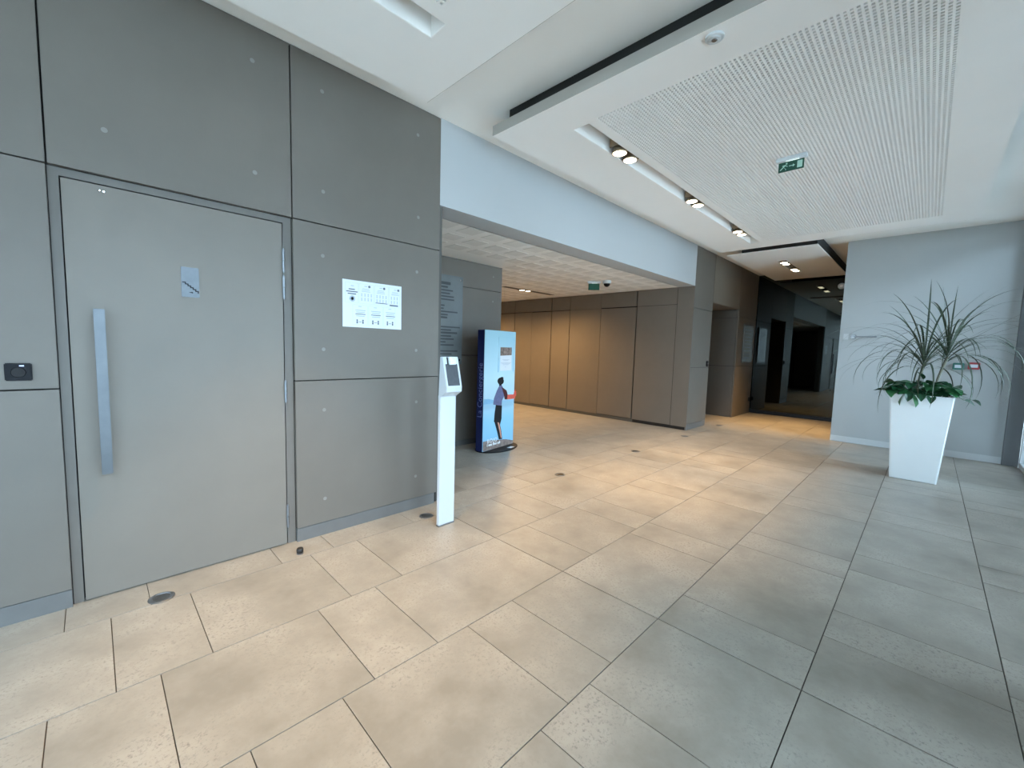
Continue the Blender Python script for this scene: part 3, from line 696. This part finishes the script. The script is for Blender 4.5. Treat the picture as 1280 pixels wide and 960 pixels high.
pr_('printed_hair', 'print_black', disc_pts(196, 422, 24, 18, 25), 4); pr_('printed_hair_bun', 'print_black', disc_pts(205, 402, 12, 14, 10), 5); pr_('printed_neck', 'print_black', [(183, 436), (203, 440), (204, 458), (186, 460)], 2)
# the hand reaches past the right edge of the totem, cut out of board
u0, v0 = U(300, 520)
bm = bmesh.new()
hp = [(TW-0.012, v0+0.035), (TW+0.004, v0+0.058), (TW+0.028, v0+0.085), (TW+0.034, v0+0.078), (TW+0.026, v0+0.052), (TW+0.052, v0+0.050), (TW+0.056, v0+0.040), (TW+0.036, v0+0.030), (TW+0.060, v0+0.022), (TW+0.062, v0+0.010), (TW+0.040, v0+0.004), (TW+0.056, v0-0.006), (TW+0.054, v0-0.018), (TW+0.030, v0-0.030), (TW+0.006, v0-0.040), (TW-0.012, v0-0.042)]
prism(bm, [(u, -0.003, v) for u, v in hp], (0, 0.010, 0)); tag(obj('hand_cutout', bm, 'print_red', fp), 'red hand cut out past the edge')
# notice in a clear holder
na, nb = U(192, 185), U(277, 345)
pr_('holder', 'print_sea', [(na[0]-0.05, nb[1]-0.01), (nb[0]+0.055, nb[1]-0.01), (nb[0]+0.055, na[1]+0.15), (na[0]-0.05, na[1]+0.15)], 1, False) if False else None
bm = bmesh.new(); x0, x1, z0, z1 = na[0]-0.045, nb[0]+0.05, nb[1]-0.02, na[1]+0.15
for e_ in ((x0, x1, z1-0.006, z1), (x0, x0+0.008, z0, z1), (x1-0.004, x1, z0, z1)): box(bm, e_[0], e_[1], -0.004, -0.0001, e_[2], e_[3])
obj('sheet_holder', bm, 'totem_picture', fp)
ns = pr_('notice_sheet', 'paper', [(na[0], nb[1]), (nb[0], nb[1]), (nb[0], na[1]), (na[0], na[1])], 2, False)
zs = na[1] - 0.36*(na[1]-nb[1])
pr_('notice_photo', 'print_photo', [(na[0], zs), (nb[0], zs+0.01), (nb[0], na[1]), (na[0], na[1])], 3, False)
bm = bmesh.new(); wN = nb[0]-na[0]
for f, a, c in ((0.52, .2, .8), (0.56, .3, .7), (0.66, .05, .95), (0.70, .15, .85), (0.74, .25, .75), (0.84, .42, .52)):
    zz = na[1]-f*(na[1]-nb[1]); box(bm, na[0]+a*wN, na[0]+c*wN, -0.0020, -0.0012, zz-0.005, zz)
tag(obj('notice_text', bm, 'ink_light', fp), kind='stuff')
bm = bmesh.new(); zt = U(200, 890)[1]
for k in range(9): box(bm, 0.10+0.036*k, 0.10+0.036*k+(0.026 if k % 3 else 0.012), -0.0020, -0.0008, 0.072, 0.100 if k % 4 else 0.108)
tag(obj('slogan_strokes', bm, 'print_white', fp), kind='stuff')
mr90 = Matrix.Rotation(math.radians(90), 4, 'X')
textmesh('logo_letters', 'BOJO', 0.085, 'print_white', fp, Matrix.Translation((0.10, -0.0012, 0.118)) @ mr90, spacing=1.25)
# vertical lettering on the blue side, reading upwards
ml = Matrix(((0, 0, -1, -0.0004), (0, -1, 0, 0.0), (1, 0, 0, 0.0), (0, 0, 0, 1)))
sl = Matrix(((0, 0, -1, -0.0006), (1, 0, 0, 0.105), (0, 1, 0, 0.62), (0, 0, 0, 1)))
# text x axis -> +z, text y axis -> +y (towards the back), facing -x
sl = Matrix(((0, 0, -1, -0.0006), (0, 1, 0, 0.030), (1, 0, 0, 0.50), (0, 0, 0, 1)))
tag(textmesh('side_lettering', 'La Conciergerie', 0.118, 'totem_letter', tt, sl, spacing=1.02), kind='stuff')

# ------------------------------------------------------------------ small wall things
cf = thing('framed_notice', (11.52, YW, 1.30), 'dark framed notice on the corridor wall beside the mirror', 'notice')
bm = bmesh.new(); box(bm, -0.385, 0.385, -0.018, 0, 0, 0.94); obj('frame', bm, 'glossy_frame', cf, bevel=0.004)
bm = bmesh.new(); box(bm, -0.35, 0.35, -0.021, -0.018, 0.035, 0.905); obj('sheet', bm, 'notice_grey', cf)
bm = bmesh.new()
for k in range(9): box(bm, -0.28, 0.28-0.06*(k % 3), -0.0216, -0.0208, 0.80-0.085*k, 0.815-0.085*k)
tag(obj('printed_text', bm, 'ink', cf), kind='stuff')
cb = thing('call_button', (8.935, YW, 1.235), 'black call button on the corner pillar by the doorway', 'button')
bm = bmesh.new(); box(bm, -0.04, 0.04, -0.025, 0, 0, 0.12); obj('housing', bm, 'black', cb, bevel=0.01)
bm = bmesh.new(); cyl(bm, (0, -0.025, 0.065), (0, -0.030, 0.065), 0.018, seg=16); obj('push_button', bm, 'steel_dark', cb)
so = thing('wall_socket', (11.98, YW, 0.31), 'black wall socket low beside the mirror', 'socket')
bm = bmesh.new(); box(bm, -0.05, 0.05, -0.02, 0, 0, 0.10); obj('plate', bm, 'black', so, bevel=0.006)
bm = bmesh.new(); cyl(bm, (0, -0.02, 0.05), (0, -0.022, 0.05), 0.03, seg=20); obj('outlet', bm, 'black_gloss', so)
def call_point(name, y, z, m_, label):
    t = thing(name, (XW, y, z), label, 'call point')
    bm = bmesh.new(); box(bm, -0.045, 0, -0.062, 0.062, 0, 0.105); obj('housing', bm, m_, t, bevel=0.008)
    bm = bmesh.new(); box(bm, -0.048, -0.045, -0.04, 0.04, 0.028, 0.075); obj('window_label', bm, 'paper', t)
call_point('call_point', -0.315, 1.365, 'call_green', 'green emergency door release box on the white wall')
call_point('call_point', -0.475, 1.378, 'call_red', 'red fire alarm call point on the white wall')
ar = thing('wall_rail', (XW, 1.0, 1.87), 'thin steel rail with round bracket on the white wall', 'wall rail')
bm = bmesh.new(); box(bm, -0.012, 0, 0.05, 0.12, -0.05, 0.05); obj('base_plate', bm, 'white_trim', ar, bevel=0.003)
bm = bmesh.new(); cyl(bm, (0, -0.02, 0), (-0.035, -0.02, 0), 0.042, 0.038, 22); obj('round_bracket', bm, 'steel_dark', ar)
bm = bmesh.new(); cyl(bm, (-0.03, -0.02, 0), (-0.03, -0.32, -0.003), 0.011, seg=12); cyl(bm, (-0.03, -0.32, -0.003), (0.0, -0.32, -0.003), 0.012, seg=12); obj('arm', bm, 'steel', ar)

# ------------------------------------------------------------------ planter and plants
pt = thing('planter', (7.35, 0.04, 0), 'tall tapered square white planter in front of the white wall', 'planter')
bm = bmesh.new()
def fr_(h, z): return [bm.verts.new((sx*h, sy*h, z)) for sx, sy in ((-1, -1), (1, -1), (1, 1), (-1, 1))]
rg = [fr_(0.205, 0), fr_(0.215, 0.005), fr_(0.285, 1.07), fr_(0.262, 1.07), fr_(0.255, 0.98)]
for a, c in zip(rg, rg[1:]):
    for i in range(4): bm.faces.new((a[i], a[(i+1) % 4], c[(i+1) % 4], c[i]))
bm.faces.new(rg[0][::-1])
bmesh.ops.bevel(bm, geom=[e_ for e_ in bm.edges if abs(e_.verts[0].co.z-e_.verts[1].co.z) > 0.5], offset=0.012, segments=3, affect='EDGES')
obj('pot', bm, 'pot_white', pt)
bm = bmesh.new(); box(bm, -0.253, 0.253, -0.253, 0.253, 0.97, 1.0); obj('soil', bm, 'soil', pt)

def strap_leaf(base, az, elev, length, width, droop, parent, r_):
    """thin arching leaf: ribbon with a folded midrib"""
    n = 12; p = Vector(base); h = Vector((math.cos(az), math.sin(az), 0)); e_ = elev; pts = []
    for i in range(n+1):
        pts.append(p.copy()); e_ -= droop/n*(0.5+1.0*i/n); p = p + (h*math.cos(e_) + Vector((0, 0, math.sin(e_))))*(length/n)
    side = Vector((-h.y, h.x, 0)); V, Fc = [], []
    for i, q_ in enumerate(pts):
        t = i/n; wv = width*(0.55+0.45*min(1, t*4))*(1-max(0, (t-0.45)/0.55)**1.6) + 0.0004
        d = (pts[min(i+1, n)]-pts[max(i-1, 0)]).normalized(); nm = side.cross(d)
        V += [q_+side*wv+nm*wv*0.25, q_, q_-side*wv+nm*wv*0.25]
    for i in range(n):
        a = 3*i; Fc += [(a, a+1, a+4, a+3), (a+1, a+2, a+5, a+4)]
    b0 = V[0].copy(); org = Vector(base); V = [v-org for v in V]
    me = bpy.data.meshes.new('leaf'); me.from_pydata([tuple(v) for v in V], [], Fc); me.materials.append(MATS['leaf_thin'])
    for pg in me.polygons: pg.use_smooth = True
    return link('leaf', me, parent, base)
def dracaena(loc, top, label, seed, n, specials):
    r_ = random.Random(seed)
    t = thing('dracaena', loc, label, 'plant', 'dracaenas in the white planter')
    T_ = Vector(top); bm = bmesh.new()
    path = [Vector((0, 0, 0)).lerp(T_, f) + Vector((0.012*math.sin(4*f), 0.015*math.sin(3*f), 0)) for f in (0, .25, .5, .75, 1)]
    tube(bm, path, [0.016, 0.014, 0.013, 0.014, 0.017]); obj('stem', bm, 'stem', t, smooth=True)
    tipz = path[-1]
    for k in range(n):
        f = k/n; az = k*2.39996 + r_.uniform(-.2, .2)
        elev = math.radians(84 - 62*f + r_.uniform(-10, 10)); L = r_.uniform(0.78, 1.22)
        dr = math.radians(92 + 68*f + r_.uniform(-28, 30)) * (1.0 if k > 3 else 0.4)
        strap_leaf(tipz + Vector((0.012*math.cos(az), 0.012*math.sin(az), 0.10-0.16*f)), az, elev, L, r_.uniform(0.0065, 0.010), dr, t, r_)
    for az, el, L, dr, wd2 in specials:
        strap_leaf(tipz + Vector((0, 0, 0.05)), math.radians(az), math.radians(el), L, wd2, math.radians(dr), t, r_)
    return t
dracaena((7.35, 0.085, 0.99), (-0.02, -0.035, 0.44), 'dracaena with the lower drooping leaf crown', 5, 46, [(95, 35, 1.0, 70, 0.010), (100, 20, 1.05, 85, 0.010), (-100, 60, 0.8, 12, 0.011)])
dracaena((7.37, -0.05, 0.99), (0.02, -0.10, 0.55), 'dracaena with the higher crown and a long upright leaf', 8, 50, [(80, 84, 0.86, 4, 0.015), (-95, 45, 0.85, 14, 0.010), (-88, 40, 0.95, 35, 0.010)])
# broad leaved trailing plant
def heart(size, fold, bend, material):
    prof = [(0.0, 0.0), (0.10, 0.30), (0.30, 0.40), (0.50, 0.36), (0.70, 0.25), (0.88, 0.11), (1.0, 0.0)]
    V, Fc = [], []
    for t, w_ in prof:
        z = -bend*t*t; V += [(t*size, w_*size, z*size+fold*w_*size), (t*size, 0, z*size), (t*size, -w_*size, z*size+fold*w_*size)]
    for i in range(len(prof)-1):
        a = 3*i; Fc += [(a, a+1, a+4, a+3), (a+1, a+2, a+5, a+4)]
    me = bpy.data.meshes.new('leaf'); me.from_pydata(V, [], Fc); me.materials.append(MATS[material])
    for pg in me.polygons: pg.use_smooth = True
    return me
po_ = thing('pothos', (7.35, 0.04, 1.0), 'leafy dark green trailing plant covering the soil of the planter', 'plant')
r_ = random.Random(21); kinds = [heart(s, f, b2, m_) for s, f, b2, m_ in ((0.135, .25, .25, 'leaf_dark'), (0.11, .4, .15, 'leaf_dark'), (0.14, .2, .45, 'leaf_green'), (0.12, .3, .3, 'leaf_dark'))]
stems = bmesh.new()
for k in range(120):
    a = r_.uniform(0, 2*math.pi); rr_ = 0.28*math.sqrt(r_.random())
    if k < 55: x, y = -0.14 - 0.11*r_.random(), r_.uniform(-0.30, 0.30)
    else: x, y = rr_*math.cos(a)*0.95, rr_*math.sin(a)
    z = r_.uniform(0.10, 0.22) if k % 3 else r_.uniform(0.10, 0.14)
    head = math.atan2(y, x) + r_.uniform(-0.9, 0.9)
    o = link('leaf', kinds[r_.randrange(3 if k % 4 else 4)], po_, (x, y, z)); o.rotation_euler = (r_.uniform(-.6, .6), r_.uniform(-0.5, 0.35), head)
    tube(stems, [(x*0.45, y*0.45, 0.0), (x*0.75, y*0.75, z*0.75), (x, y, z)], 0.003, 5)
for (x, y, z, hd2, tl) in ((-0.27, 0.16, 0.075, 2.6, 0.9), (-0.285, 0.06, 0.07, 3.7, 1.0), (-0.29, 0.11, 0.09, 3.0, 1.1), (-0.28, 0.01, 0.09, 2.9, 0.8), (-0.27, -0.08, 0.08, 3.3, 1.0), (-0.20, 0.36, 0.10, 1.9, -.05), (-0.10, -0.36, 0.04, -1.9, 0.45), (-0.1, -0.42, 0.05, -1.6, .5), (-0.12, 0.0, 0.26, 1.6, -1.1), (-0.15, -0.20, 0.22, 1.2, -0.3)):
    o = link('leaf', kinds[2 if z < 0.08 and y > 0 else 1], po_, (x, y, z)); o.rotation_euler = (r_.uniform(-.5, .5), tl, hd2 + r_.uniform(-.5, .5))
    tube(stems, [(x*0.4, y*0.5, 0.0), (x*0.7, y*0.8, max(z, 0.09)), (x, y, z)], 0.003, 5)
obj('vines', stems, 'leaf_green', po_)
